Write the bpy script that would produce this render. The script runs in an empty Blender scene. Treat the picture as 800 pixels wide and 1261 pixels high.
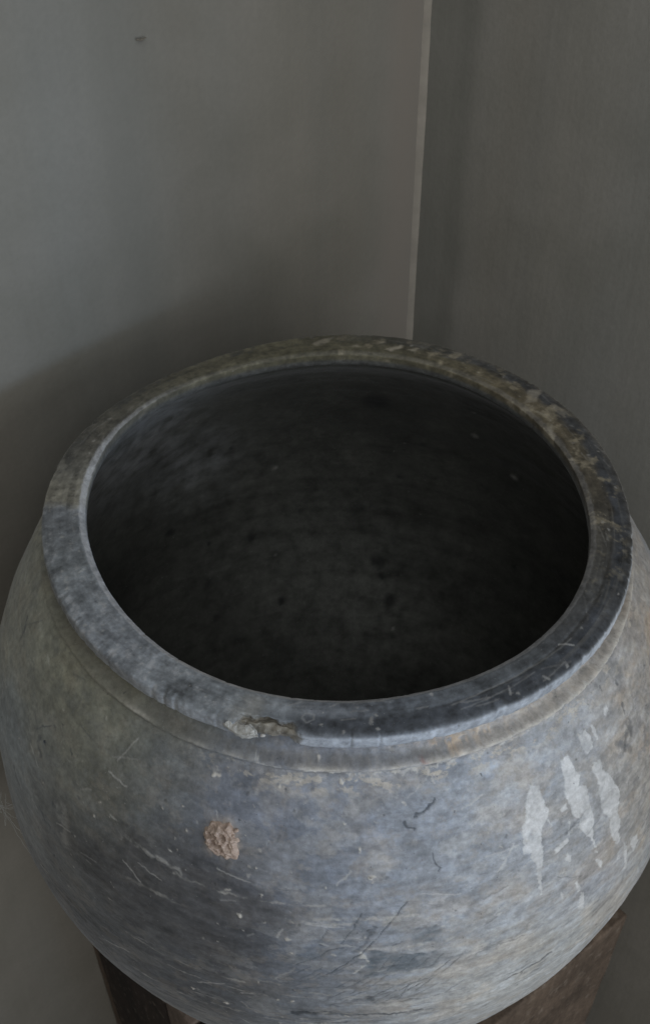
import bpy, bmesh, math, random
import numpy as np
from mathutils import Vector, Matrix

random.seed(7)
sc = bpy.context.scene
C = sc.collection
S = 0.22                      # metres per rim radius (the pot's mouth is 44 cm across)
RIM_H = 6.3 * S               # height of the rim above the floor
O = Vector((0, 0, RIM_H))


def W(x, y, z):
    return Vector((x, y, z)) * S + O


# ------------------------------------------------------------------ camera
cam = bpy.data.cameras.new('camera')
cam.sensor_fit = 'VERTICAL'
cam.sensor_height = 36.0
cam.lens = 1500 / 1261 * 36
cam.clip_start, cam.clip_end = 0.02, 50
co = bpy.data.objects.new('camera', cam)
C.objects.link(co)
pit = 0.7427
co.location = W(-0.0434, -3.0915, 2.7728)
co.rotation_euler = (math.pi / 2 - pit, 0, 0)
cam.dof.use_dof = True
cam.dof.focus_distance = 3.75 * S
cam.dof.aperture_fstop = 20.0
sc.camera = co

# ------------------------------------------------------------------ light
world = bpy.data.worlds.new('World')
sc.world = world
world.use_nodes = True
bg = world.node_tree.nodes['Background']
bg.inputs[0].default_value = (1.0, 0.965, 0.88, 1)
bg.inputs[1].default_value = 0.25


def area(name, loc, target, sx, sy, power, col):
    l = bpy.data.lights.new(name, 'AREA')
    l.shape = 'RECTANGLE'
    l.size, l.size_y = sx, sy
    l.energy = power
    l.color = col
    o = bpy.data.objects.new(name, l)
    C.objects.link(o)
    o.location = loc
    o.rotation_euler = (target - loc).to_track_quat('-Z', 'Y').to_euler()
    return o


a, e, d = math.radians(-41), math.radians(3), 10.5
area('window_light', W(d * math.cos(a) * math.cos(e), d * math.sin(a) * math.cos(e), d * math.sin(e)),
     W(0, 0, -.4), 2.7, 2.0, 37, (0.90, 0.95, 1.0))
a, e, d = math.radians(-82), math.radians(50), 9.5  # soft fill lamp added high in front to lift the shadows
area('high_fill_light', W(d * math.cos(a) * math.cos(e), d * math.sin(a) * math.cos(e), d * math.sin(e)),
     W(0, 0, -.4), 1.5, 1.5, 15, (0.90, 0.95, 1.0))

# added narrow spot, cool: crosses the front-left rim and lights the wall patch
sl = bpy.data.lights.new('wall_patch_spot', 'SPOT')
sl.energy = 300
sl.color = (0.50, 0.70, 1.0)
sl.spot_size = math.radians(10.0)
sl.spot_blend = 1.0
sl.shadow_soft_size = .34
so = bpy.data.objects.new('wall_patch_spot', sl)
C.objects.link(so)
so.location = W(6, -6.5, 1.7)
so.rotation_euler = (W(-1.90, .10, .55) - so.location).to_track_quat('-Z', 'Y').to_euler()

sc.view_settings.view_transform = 'Standard'
sc.view_settings.look = 'None'
sc.view_settings.gamma = 1
sc.view_settings.use_curve_mapping = False
sc.view_settings.exposure = 0.0

# ------------------------------------------------------------------ helpers


def lin(c):
    c = np.asarray(c, float) / 255
    return np.where(c <= .04045, c / 12.92, ((c + .055) / 1.055) ** 2.4)


_rng = np.random.RandomState(3)
_perm = _rng.permutation(4096)
_grad = _rng.normal(size=(4096, 3))
_grad /= np.linalg.norm(_grad, axis=1)[:, None]


def perlin(P):
    i = np.floor(P).astype(np.int64)
    f = P - i
    u = f * f * f * (f * (f * 6 - 15) + 10)
    out = 0
    for dx in (0, 1):
        for dy in (0, 1):
            for dz in (0, 1):
                h = _perm[(_perm[(_perm[(i[:, 0] + dx) & 4095] + i[:, 1] + dy) & 4095] + i[:, 2] + dz) & 4095]
                g = _grad[h]
                w = (u[:, 0] if dx else 1 - u[:, 0]) * (u[:, 1] if dy else 1 - u[:, 1]) * (u[:, 2] if dz else 1 - u[:, 2])
                out = out + w * (g[:, 0] * (f[:, 0] - dx) + g[:, 1] * (f[:, 1] - dy) + g[:, 2] * (f[:, 2] - dz))
    return out


def fbm(P, scale, octv=4, gain=.5, off=0., aniso=(1, 1, 1)):
    o, amp, s = 0, 1, scale
    for k in range(octv):
        o = o + amp * perlin(P * (np.array(aniso) * s) + 17.3 * k + off)
        amp *= gain
        s *= 2.03
    return o


def sst(a_, b_, x):
    t = np.clip((x - a_) / (b_ - a_), 0, 1)
    return t * t * (3 - 2 * t)


def pchip(x, y, xi):
    x = np.asarray(x, float); y = np.asarray(y, float)
    h = np.diff(x); dd = np.diff(y) / h
    m = np.zeros_like(x); m[0] = dd[0]; m[-1] = dd[-1]
    for i in range(1, len(x) - 1):
        if dd[i - 1] * dd[i] > 0:
            w1 = 2 * h[i] + h[i - 1]; w2 = h[i] + 2 * h[i - 1]
            m[i] = (w1 + w2) / (w1 / dd[i - 1] + w2 / dd[i])
    i = np.clip(np.searchsorted(x, xi) - 1, 0, len(x) - 2)
    t = (xi - x[i]) / h[i]
    return (2*t**3-3*t**2+1)*y[i]+(t**3-2*t**2+t)*h[i]*m[i]+(-2*t**3+3*t**2)*y[i+1]+(t**3-t**2)*h[i]*m[i+1]


def seg_dist(P, pts):
    d2 = np.full(len(P), 1e9)
    for (p, q) in zip(pts[:-1], pts[1:]):
        p, q = np.array(p), np.array(q)
        v = q - p
        t = np.clip(((P - p) @ v) / (v @ v + 1e-12), 0, 1)
        d2 = np.minimum(d2, ((P - p - t[:, None] * v) ** 2).sum(1))
    return np.sqrt(d2)


def poly_sd(P, pts):
    """signed distance to a polygon, negative inside"""
    pts = [tuple(p) for p in pts]
    dd = seg_dist(P, pts + pts[:1])
    ins = np.zeros(len(P), bool)
    for (x0, y0), (x1, y1) in zip(pts, pts[1:] + pts[:1]):
        if y0 == y1:
            continue
        c = ((P[:, 1] < y0) != (P[:, 1] < y1)) & (P[:, 0] < (x1 - x0) * (P[:, 1] - y0) / (y1 - y0) + x0)
        ins ^= c
    return np.where(ins, -dd, dd)


def grid_mesh(name, V, nr, nc, col=None, wrap=True, mat=None, parent=None, closed=False, rough=None):
    """rows x columns grid, columns wrap round the axis; V is in rim radii about the rim centre"""
    me = bpy.data.meshes.new(name)
    r = np.arange(nr if closed else nr - 1)
    c = np.arange(nc)
    R_, C_ = np.meshgrid(r, c, indexing='ij')
    R2 = (R_ + 1) % nr
    C2 = (C_ + 1) % nc
    F = np.stack([R_ * nc + C_, R2 * nc + C_, R2 * nc + C2, R_ * nc + C2], -1).reshape(-1, 4)
    me.vertices.add(len(V))
    me.vertices.foreach_set('co', (V * S).astype(np.float32).ravel())
    me.loops.add(F.size)
    me.loops.foreach_set('vertex_index', F.ravel().astype(np.int32))
    me.polygons.add(len(F))
    me.polygons.foreach_set('loop_start', np.arange(0, F.size, 4, dtype=np.int32))
    me.polygons.foreach_set('use_smooth', np.ones(len(F), bool))
    me.update(calc_edges=True)
    if col is not None:
        at = me.attributes.new('patina_and_light', 'FLOAT_COLOR', 'POINT')
        c4 = np.ones((len(V), 4), np.float32); c4[:, :3] = col
        at.data.foreach_set('color', c4.ravel())
    if rough is not None:
        at = me.attributes.new('grit', 'FLOAT', 'POINT')
        at.data.foreach_set('value', rough.astype(np.float32))
    o = bpy.data.objects.new(name, me)
    C.objects.link(o)
    if mat: me.materials.append(mat)
    if parent: o.parent = parent
    return o


def empty(name, loc, rz=0, **props):
    o = bpy.data.objects.new(name, None)
    o.empty_display_size = .05
    C.objects.link(o)
    o.location = loc
    o.rotation_euler = (0, 0, rz)
    for k, v in props.items(): o[k] = v
    return o


class NT:
    """small node-tree writer"""
    def __init__(s, name):
        s.m = bpy.data.materials.new(name)
        s.m.use_nodes = True
        s.t = s.m.node_tree
        s.b = s.t.nodes['Principled BSDF']

    def n(s, typ, ins=None, **kw):
        nd = s.t.nodes.new(typ)
        for k, v in kw.items(): setattr(nd, k, v)
        for k, v in (ins or {}).items():
            if isinstance(v, bpy.types.NodeSocket): s.t.links.new(v, nd.inputs[k])
            else: nd.inputs[k].default_value = v
        return nd

    def link(s, a_, b_): s.t.links.new(a_, b_)

    def coord(s, scale=(1, 1, 1)):
        tc = s.n('ShaderNodeTexCoord')
        mp = s.n('ShaderNodeMapping', {'Vector': tc.outputs['Object'], 'Scale': scale})
        return mp.outputs[0]

    def noise(s, vec, scale, detail=5, rough=.55, dist=0.):
        return s.n('ShaderNodeTexNoise', {'Vector': vec, 'Scale': scale, 'Detail': detail, 'Roughness': rough, 'Distortion': dist}).outputs['Fac']

    def ramp(s, fac, stops):
        r = s.n('ShaderNodeValToRGB', {'Fac': fac})
        el = r.color_ramp.elements
        while len(el) < len(stops): el.new(.5)
        for q, (p, c) in zip(el, stops):
            q.position = p
            q.color = (c, c, c, 1) if not hasattr(c, '__len__') else (*c, 1)
        return r.outputs[0]

    def mix(s, fac, a_, b_, mode='MIX'):
        m = s.n('ShaderNodeMix', data_type='RGBA', blend_type=mode)
        for sock, v in ((m.inputs[0], fac), (m.inputs[6], a_), (m.inputs[7], b_)):
            if isinstance(v, bpy.types.NodeSocket): s.link(v, sock)
            else: sock.default_value = v if not hasattr(v, '__len__') or len(v) == 4 else (*v, 1)
        return m.outputs[2]

    def math(s, op, a_, b_=0.5):
        m = s.n('ShaderNodeMath', operation=op)
        for i, v in enumerate((a_, b_)):
            if isinstance(v, bpy.types.NodeSocket): s.link(v, m.inputs[i])
            else: m.inputs[i].default_value = v
        return m.outputs[0]

    def bump(s, h, dist, strength=1., normal=None):
        ins = {'Height': h, 'Distance': dist, 'Strength': strength}
        if normal is not None: ins['Normal'] = normal
        return s.n('ShaderNodeBump', ins).outputs[0]


# ------------------------------------------------------------------ materials
def mat_clay(name, fine=1.0, rough=.8, spec=.35):
    t = NT(name)
    at = t.n('ShaderNodeAttribute', attribute_name='patina_and_light').outputs['Color']
    v = t.coord()
    n1 = t.noise(v, 55, 6, .65)
    n2 = t.noise(v, 210, 6, .72)
    n3 = t.noise(v, 520, 2, .5)
    vh = t.coord((1, 1, 2.6))
    n4 = t.noise(vh, 120, 5, .6, .3)
    k = t.ramp(n1, [(.28, 1 - .15 * fine), (.72, 1 + .12 * fine)])
    c = t.mix(1, at, k, 'MULTIPLY')
    k = t.ramp(n2, [(.32, 1 - .24 * fine), (.68, 1 + .19 * fine)])
    c = t.mix(1, c, k, 'MULTIPLY')
    k = t.ramp(n4, [(.3, 1 - .10 * fine), (.7, 1 + .08 * fine)])
    c = t.mix(1, c, k, 'MULTIPLY')
    # pale mineral bloom and dark pits, both tiny
    sp = t.ramp(n3, [(.70, 0.), (.78, .22 * fine)])
    c = t.mix(sp, c, (.55, .55, .53))
    n5 = t.noise(v, 330, 2, .5)
    pt = t.ramp(n5, [(.22, .5 * fine), (.30, 0.)])
    c = t.mix(pt, c, (.035, .036, .04))
    t.link(c, t.b.inputs['Base Color'])
    t.b.inputs['Specular IOR Level'].default_value = spec
    t.b.inputs['Sheen Weight'].default_value = .12
    t.b.inputs['Sheen Roughness'].default_value = .4
    rr = t.ramp(n1, [(.3, rough - .1), (.7, rough + .1)])
    t.link(rr, t.b.inputs['Roughness'])
    b1 = t.bump(n1, .0012, .45)
    b2 = t.bump(n2, .0005, .5, b1)
    b3 = t.bump(n4, .0005, .4, b2)
    t.link(b3, t.b.inputs['Normal'])
    return t.m


CLAY = mat_clay('weathered_clay')
RIMM = mat_clay('blackened_clay', 1.05, .66, .4)
INNER = mat_clay('inner_clay', .8, .75, .3)


def mat_plaster(name, base, dark, stain_fn=None):
    t = NT(name)
    v = t.coord()
    big = t.noise(v, 2.6, 4, .5)
    vs = t.coord((9, 9, .7))
    st = t.noise(vs, 1.0, 4, .55, .4)
    fine = t.noise(v, 190, 4, .6)
    fib = t.noise(t.coord((110, 110, 6)), 1.0, 3, .6)
    c = t.mix(t.ramp(big, [(.3, 0.), (.7, 1.)]), base, dark)
    mot = t.noise(v, 7, 5, .6, .5)
    c = t.mix(1, c, t.ramp(mot, [(.3, (.90, .90, .88)), (.7, (1.08, 1.07, 1.07))]), 'MULTIPLY')
    c = t.mix(1, c, t.ramp(t.noise(t.coord((3, 3, .5)), 1.0, 3, .5), [(.35, (.97, 1.0, 1.03)), (.65, (1.05, 1.0, .95))]), 'MULTIPLY')
    c = t.mix(1, c, t.ramp(st, [(.3, .95), (.7, 1.05)]), 'MULTIPLY')
    c = t.mix(1, c, t.ramp(fine, [(.3, .96), (.7, 1.04)]), 'MULTIPLY')
    c = t.mix(1, c, t.ramp(fib, [(.3, .985), (.7, 1.015)]), 'MULTIPLY')
    if stain_fn: c = stain_fn(t, c, v)
    t.link(c, t.b.inputs['Base Color'])
    t.b.inputs['Roughness'].default_value = .85
    t.b.inputs['Specular IOR Level'].default_value = .25
    b1 = t.bump(t.noise(v, 14, 4, .5), .004, .35)
    b2 = t.bump(fib, .0006, .4, b1)
    t.link(t.bump(fine, .0006, .4, b2), t.b.inputs['Normal'])
    return t.m


def band(t, v, x0, x1, soft, wob):
    """mask of a vertical band x0..x1 along the wall with wandering edges (metres)"""
    x = t.n('ShaderNodeSeparateXYZ', {'Vector': v}).outputs[0]
    w = t.math('MULTIPLY', t.math('SUBTRACT', t.noise(t.coord((3, 3, 5)), 1.0, 5, .6), .5), wob)
    x = t.math('ADD', x, w)
    a_ = t.n('ShaderNodeMapRange', {0: x, 1: x0 - soft, 2: x0 + soft}, interpolation_type='SMOOTHSTEP').outputs[0]
    b_ = t.n('ShaderNodeMapRange', {0: x, 1: x1 - soft, 2: x1 + soft, 3: 1., 4: 0.}, interpolation_type='SMOOTHSTEP').outputs[0]
    return t.math('MULTIPLY', a_, b_)


def stain_l(t, c, v):
    c = t.mix(t.math('MULTIPLY', band(t, v, -.005, .05, .025, .03), .85), c, (.212, .187, .160))
    c = t.mix(t.math('MULTIPLY', band(t, v, .355, .40, .02, .03), .35), c, (.15, .15, .135))
    return c


def stain_r(t, c, v):
    c = t.mix(t.math('MULTIPLY', band(t, v, -.01, .06, .014, .05), .30), c, (.11, .112, .09))
    c = t.mix(t.math('MULTIPLY', band(t, v, .040, .060, .010, .04), .16), c, (.10, .10, .088))
    return c


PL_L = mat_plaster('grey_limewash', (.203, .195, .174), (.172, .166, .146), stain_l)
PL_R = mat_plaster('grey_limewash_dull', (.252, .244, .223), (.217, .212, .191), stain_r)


def mat_plain(name, col, rough=.85, var=.15, scale=120):
    t = NT(name)
    v = t.coord()
    n = t.noise(v, scale, 5, .6)
    t.link(t.mix(1, col, t.ramp(n, [(.25, 1 - var), (.75, 1 + var)]), 'MULTIPLY'), t.b.inputs['Base Color'])
    t.b.inputs['Roughness'].default_value = rough
    t.link(t.bump(n, .001, .5), t.b.inputs['Normal'])
    return t.m


def mat_wood(name, a_, b_):
    t = NT(name)
    tc = t.n('ShaderNodeTexCoord')
    rnd = t.n('ShaderNodeObjectInfo').outputs['Random']
    off = t.n('ShaderNodeVectorMath', {0: tc.outputs['Object'], 1: rnd}, operation='ADD').outputs[0]
    g = t.n('ShaderNodeMapping', {'Vector': off, 'Scale': (55, 55, 3.5)}).outputs[0]
    g1 = t.noise(g, 1.0, 6, .65, .6)
    g2 = t.noise(off, 14, 5, .6)
    g3 = t.noise(off, 220, 4, .6)
    c = t.mix(t.ramp(g1, [(.3, 0.), (.7, 1.)]), a_, b_)
    c = t.mix(1, c, t.ramp(g2, [(.3, .5), (.7, 1.35)]), 'MULTIPLY')
    c = t.mix(1, c, t.ramp(g3, [(.3, .72), (.7, 1.28)]), 'MULTIPLY')
    c = t.mix(t.ramp(t.noise(off, 95, 3, .5), [(.60, 0.), (.74, .55)]), c, (.24, .20, .165))
    t.link(c, t.b.inputs['Base Color'])
    t.b.inputs['Roughness'].default_value = .75
    t.b.inputs['Specular IOR Level'].default_value = .3
    b1 = t.bump(g1, .0016, .6)
    t.link(t.bump(g3, .0006, .5, b1), t.b.inputs['Normal'])
    return t.m


WOOD = mat_wood('old_brown_wood', (.078, .055, .040), (.140, .104, .078))
PALEWOOD = mat_wood('worn_pale_wood', (.12, .09, .072), (.20, .155, .13))

# ------------------------------------------------------------------ floor and walls
bm = bmesh.new()
bmesh.ops.create_grid(bm, x_segments=8, y_segments=8, size=4)
me = bpy.data.meshes.new('floor'); bm.to_mesh(me); bm.free()
fl = bpy.data.objects.new('floor', me); C.objects.link(fl)
fl['kind'] = 'structure'
me.materials.append(mat_plain('grey_floor', (.16, .155, .145), .8, .2, 30))

XC, YC = .41, 2.40           # the corner, in rim radii
WALL_H = RIM_H + 4.5 * S


def wall(name, ang, length, mat, label, flip):
    """box whose front face passes through the corner; local x runs along the wall away from the corner"""
    o = empty(name, Vector((XC * S, YC * S, 0)), ang, label=label, category='wall')
    me = bpy.data.meshes.new('plaster_face')
    bm = bmesh.new()
    th = .16
    nx, nz = 60, 60
    vs = []
    for i in range(nx + 1):
        for k in range(nz + 1):
            x, z = length * i / nx, WALL_H * k / nz
            vs.append((x, z))
    P = np.array([(x, ang * 3, z) for x, z in vs])
    dy = fbm(P, 1.6, 3) * .004 * np.clip(P[:, 0] / .15, 0, 1)
    s = 1 if flip else -1
    bv = [bm.verts.new((x, y_ , z)) for (x, z), y_ in zip(vs, dy)]
    for i in range(nx):
        for k in range(nz):
            q = [bv[i * (nz + 1) + k], bv[(i + 1) * (nz + 1) + k], bv[(i + 1) * (nz + 1) + k + 1], bv[i * (nz + 1) + k + 1]]
            bm.faces.new(q if s < 0 else q[::-1]).smooth = True
    # sides and back of the wall
    x0 = 0.0
    c = {}
    for a_, x in (('f', 0), ('b', x0)):
        for b_, xx in (('0', 0 if a_ == 'f' else x0), ('1', length)):
            for z_, z in (('0', 0), ('1', WALL_H)):
                c[a_ + b_ + z_] = bm.verts.new((xx, 0.0 if a_ == 'f' else s * th, z)) if a_ == 'b' else None
    e_b0, e_b1, e_t0, e_t1 = bv[0], bv[nx * (nz + 1)], bv[nz], bv[nx * (nz + 1) + nz]
    bm.faces.new((c['b00'], c['b01'], c['b11'], c['b10']))
    bm.faces.new((e_b1, c['b10'], c['b11'], *[bv[nx * (nz + 1) + k] for k in range(nz, 0, -1)]))
    bm.faces.new((c['b01'], c['b11'], *[bv[i * (nz + 1) + nz] for i in range(nx, -1, -1)]))
    bm.faces.new((c['b00'], c['b10'], *[bv[i * (nz + 1)] for i in range(nx, -1, -1)]))
    bmesh.ops.recalc_face_normals(bm, faces=bm.faces)
    bm.to_mesh(me); bm.free()
    f = bpy.data.objects.new('plaster_face', me); C.objects.link(f); f.parent = o
    me.materials.append(mat)
    return o


WL = wall('plaster_wall', math.radians(225), 1.6, PL_L, 'smooth grey plaster wall behind the pot, broad lit side left of the pale corner line', False)
WR = wall('plaster_wall', math.radians(-45), 1.6, PL_R, 'dull grey plaster wall right of the pale corner line, with a darker stained strip beside it', True)

# pale bead of filler running down the corner
bm = bmesh.new()
rows = []
for k in range(121):
    z = WALL_H * k / 120
    wv = .0056 + .0008 * math.sin(z * 11) * math.sin(z * 4.3) + random.uniform(-.0003, .0003)
    rows.append([bm.verts.new(Vector((0, 0, z)) + Vector(p)) for p in
                 ((-wv * .74, -wv * .735, 0), (-wv * .35, -wv * .80, 0), (wv * .35, -wv * .80, 0), (wv * .74, -wv * .735, 0))])
for r0, r1 in zip(rows[:-1], rows[1:]):
    for i in range(3):
        j = i + 1
        bm.faces.new((r0[i], r0[j], r1[j], r1[i])).smooth = True
bmesh.ops.recalc_face_normals(bm, faces=bm.faces)
me = bpy.data.meshes.new('corner_bead'); bm.to_mesh(me); bm.free()
ob = bpy.data.objects.new('corner_bead', me); C.objects.link(ob)
ob.parent = WL
ob.rotation_euler = (0, 0, -math.radians(225))
me.materials.append(mat_plain('pale_filler', (.25, .225, .19), .9, .15, 40))

# ------------------------------------------------------------------ features of the pot (angle in degrees, height or radius in rim radii)
DRIPS=[[(-59.45, -0.2992), (-57.84, -0.31), (-57.82, -0.3445), (-57.32, -0.3962), (-58.05, -0.4178), (-59.31, -0.4312), (-59.64, -0.4673), (-59.9, -0.5286), (-60.65, -0.5649), (-60.89, -0.6499), (-61.33, -0.6526), (-61.27, -0.596), (-61.11, -0.5372), (-61.86, -0.5075), (-61.54, -0.4825), (-62.19, -0.4841), (-62.99, -0.4751), (-62.95, -0.4623), (-62.6, -0.4556), (-62.48, -0.403), (-61.52, -0.3862), (-60.56, -0.3328)], [(-53.0, -0.2837), (-51.3, -0.2753), (-50.91, -0.2983), (-50.57, -0.3344), (-50.17, -0.3586), (-50.95, -0.3824), (-49.48, -0.3996), (-49.74, -0.4439), (-49.79, -0.501), (-50.72, -0.5731), (-50.33, -0.6118), (-50.74, -0.6097), (-51.21, -0.5656), (-52.86, -0.5041), (-52.37, -0.4808), (-53.43, -0.4537), (-53.36, -0.4146), (-53.72, -0.3784), (-53.15, -0.3393)], [(-50.72, -0.6224), (-50.39, -0.6262), (-50.2, -0.6378), (-50.53, -0.636)], [(-50.83, -0.6599), (-49.99, -0.6703), (-49.24, -0.6988), (-49.6, -0.7145), (-50.26, -0.6939)], [(-46.82, -0.3511), (-45.45, -0.3577), (-45.29, -0.3904), (-44.22, -0.4396), (-43.41, -0.4886), (-43.63, -0.5167), (-44.82, -0.5618), (-44.51, -0.6003), (-45.37, -0.6371), (-45.07, -0.6798), (-46.08, -0.6834), (-47.0, -0.6253), (-46.72, -0.5471), (-47.76, -0.5231), (-47.7, -0.4854), (-47.36, -0.4326), (-47.18, -0.3938), (-47.49, -0.3665)], [(-48.12, -0.2581), (-46.06, -0.2517), (-45.69, -0.2809), (-46.0, -0.3137), (-47.68, -0.3141), (-48.09, -0.274)], [(-44.66, -0.2509), (-44.23, -0.262), (-44.24, -0.3045), (-44.71, -0.3024), (-44.95, -0.2668)], [(-40.55, -0.246), (-39.69, -0.2483), (-40.09, -0.2644), (-40.91, -0.2647), (-41.13, -0.2523)], [(-44.43, -0.6928), (-43.52, -0.7432), (-42.98, -0.871), (-43.9, -0.8537)], [(-55.0, -0.6849), (-54.42, -0.6904), (-54.01, -0.7423), (-54.61, -0.7464)], [(-54.0, -0.7575), (-53.18, -0.7684), (-53.18, -0.8216), (-53.3, -0.8639), (-54.19, -0.8449)], [(-55.22, -0.4142), (-54.01, -0.4043), (-53.92, -0.4215), (-54.98, -0.4232)], [(-54.29, -0.4509), (-54.31, -0.4713), (-54.81, -0.5012), (-54.83, -0.479)], [(-57.8, -0.4136), (-57.58, -0.419), (-57.48, -0.4428), (-57.72, -0.447)], [(-57.6, -0.6893), (-57.31, -0.694), (-57.29, -0.7538), (-57.52, -0.7498)], [(-45.83, -0.7338), (-45.42, -0.7426), (-45.39, -0.7641), (-45.81, -0.7569)], [(-55.82, -0.556), (-55.0, -0.5747), (-55.36, -0.5934), (-56.13, -0.583)], [(-57.79, -0.52), (-55.37, -0.5089), (-55.08, -0.5202), (-57.37, -0.5365)], [(-42.74, -0.7192), (-40.72, -0.7441), (-40.32, -0.7855), (-41.63, -0.8194)]]
DARK=[([(-75.08, -0.2443), (-76.21, -0.2599), (-77.07, -0.2772), (-78.53, -0.2805)], 0.0097, 0.8), ([(-80.23, -0.288), (-79.88, -0.31), (-78.88, -0.3148)], 0.0081, 0.7), ([(-76.7, -0.3889), (-76.55, -0.4157), (-75.64, -0.4373), (-76.13, -0.4425)], 0.0048, 0.7), ([(-66.31, -1.0335), (-65.19, -1.0233), (-63.26, -1.0334)], 0.0097, 0.9), ([(-63.3, -1.0262), (-62.08, -1.024), (-61.01, -1.0264), (-59.79, -1.0166), (-58.32, -1.0143)], 0.0161, 0.7), ([(-71.55, -0.7927), (-69.25, -0.7939), (-66.89, -0.7931), (-64.59, -0.8), (-62.22, -0.8105)], 0.0081, 0.4), ([(-87.25, -0.5484), (-88.69, -0.6028), (-90.25, -0.6587)], 0.0042, 0.7), ([(-80.82, -0.5217), (-84.43, -0.6134), (-87.4, -0.6993), (-91.53, -0.7953), (-93.52, -0.8274)], 0.0048, 0.8), ([(-85.63, -0.5985), (-87.07, -0.6607), (-88.61, -0.698)], 0.0129, 0.45), ([(-91.88, -0.6074), (-92.96, -0.6425)], 0.0042, 0.6), ([(-82.05, -0.6653), (-83.29, -0.6796)], 0.0048, 0.5), ([(-96.52, -0.7679), (-94.22, -0.7336), (-91.77, -0.6877), (-89.96, -0.6753)], 0.0048, 0.6), ([(-80.82, -0.8708), (-82.43, -0.9687)], 0.0042, 0.6), ([(-79.58, -0.8538), (-81.08, -0.9155)], 0.0042, 0.5), ([(-83.31, -0.7205), (-85.16, -0.7904)], 0.0042, 0.5), ([(-79.61, -0.7336), (-81.17, -0.7737)], 0.0042, 0.5), ([(-81.78, -0.7269), (-83.94, -0.7946)], 0.0039, 0.45), ([(-76.31, -0.7512), (-78.04, -0.8052)], 0.0048, 0.5), ([(-97.1, -1.1152), (-93.12, -1.105), (-89.03, -1.0937)], 0.0065, 0.8), ([(-90.0, -1.0472), (-85.93, -1.0466), (-81.83, -1.0491), (-78.93, -1.0523)], 0.0129, 0.7), ([(-93.74, -1.0378), (-89.07, -1.0324)], 0.0258, 0.6), ([(-96.73, -1.0505), (-95.47, -1.0442)], 0.029, 0.9), ([(-95.0, -1.0454), (-94.21, -1.0422)], 0.029, 0.7), ([(-88.34, -0.9507), (-87.11, -0.9474)], 0.0323, 0.55), ([(-86.4, -0.9379), (-86.02, -0.9598)], 0.0194, 0.6), ([(-92.19, -0.9834), (-89.1, -0.961)], 0.0129, 0.4), ([(-89.12, -0.8417), (-82.06, -0.8762), (-77.68, -0.8561)], 0.0081, 0.35), ([(-96.16, -0.8931), (-90.03, -0.8665)], 0.0081, 0.35), ([(-146.58, -0.4285), (-145.36, -0.3971), (-143.89, -0.3748), (-142.66, -0.3626)], 0.0048, 0.6), ([(-145.27, -0.4317), (-144.66, -0.4649), (-143.47, -0.4763)], 0.0194, 0.5), ([(-143.78, -0.4345), (-143.5, -0.4302)], 0.0097, 1.0), ([(-150.34, -0.6539), (-149.22, -0.6917), (-147.89, -0.6925)], 0.0161, 0.5), ([(-137.26, -0.3638), (-136.86, -0.3716)], 0.0097, 0.6), ([(-133.2, -0.4702), (-132.74, -0.4706)], 0.0161, 0.5), ([(-137.96, -0.5766), (-137.33, -0.5787)], 0.0161, 0.5), ([(-141.02, -0.649), (-139.53, -0.6781), (-138.2, -0.6808)], 0.0129, 0.4), ([(-164.19, -0.2729), (-162.32, -0.2951), (-162.39, -0.3374)], 0.0097, 0.5), ([(-36.11, -0.2881), (-36.5, -0.3152)], 0.0097, 0.6), ([(-36.44, -0.3489), (-36.52, -0.3863)], 0.0323, 0.55), ([(-40.56, -0.3662), (-38.19, -0.4219)], 0.0258, 0.45), ([(-37.59, -0.365), (-39.72, -0.4102)], 0.0161, 0.5), ([(-39.37, -0.1998), (-39.46, -0.208)], 0.0097, 0.7), ([(-66.93, -0.2227), (-66.78, -0.2266)], 0.0081, 0.8), ([(-35.15, -0.2287), (-35.17, -0.2384)], 0.0097, 0.6), ([(-36.64, -0.7248), (-39.52, -0.7509)], 0.0194, 0.3), ([(-143.67, -0.4318), (-143.48, -0.4306)], 0.0097, 1.0)]
PATCH=[([(-86.04, -0.6965), (-77.74, -0.7402), (-76.47, -0.7553), (-78.04, -0.811), (-81.17, -0.8078), (-84.55, -0.8038), (-86.99, -0.8205), (-86.67, -0.7536)], 0.75), ([(-80.82, -0.6704), (-79.55, -0.6445), (-77.0, -0.6278), (-76.25, -0.65), (-78.03, -0.6859), (-79.6, -0.6917)], 0.6), ([(-93.26, -0.6343), (-88.42, -0.6456), (-88.76, -0.6875), (-95.44, -0.7477), (-97.29, -0.7656)], 0.3)]
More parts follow.
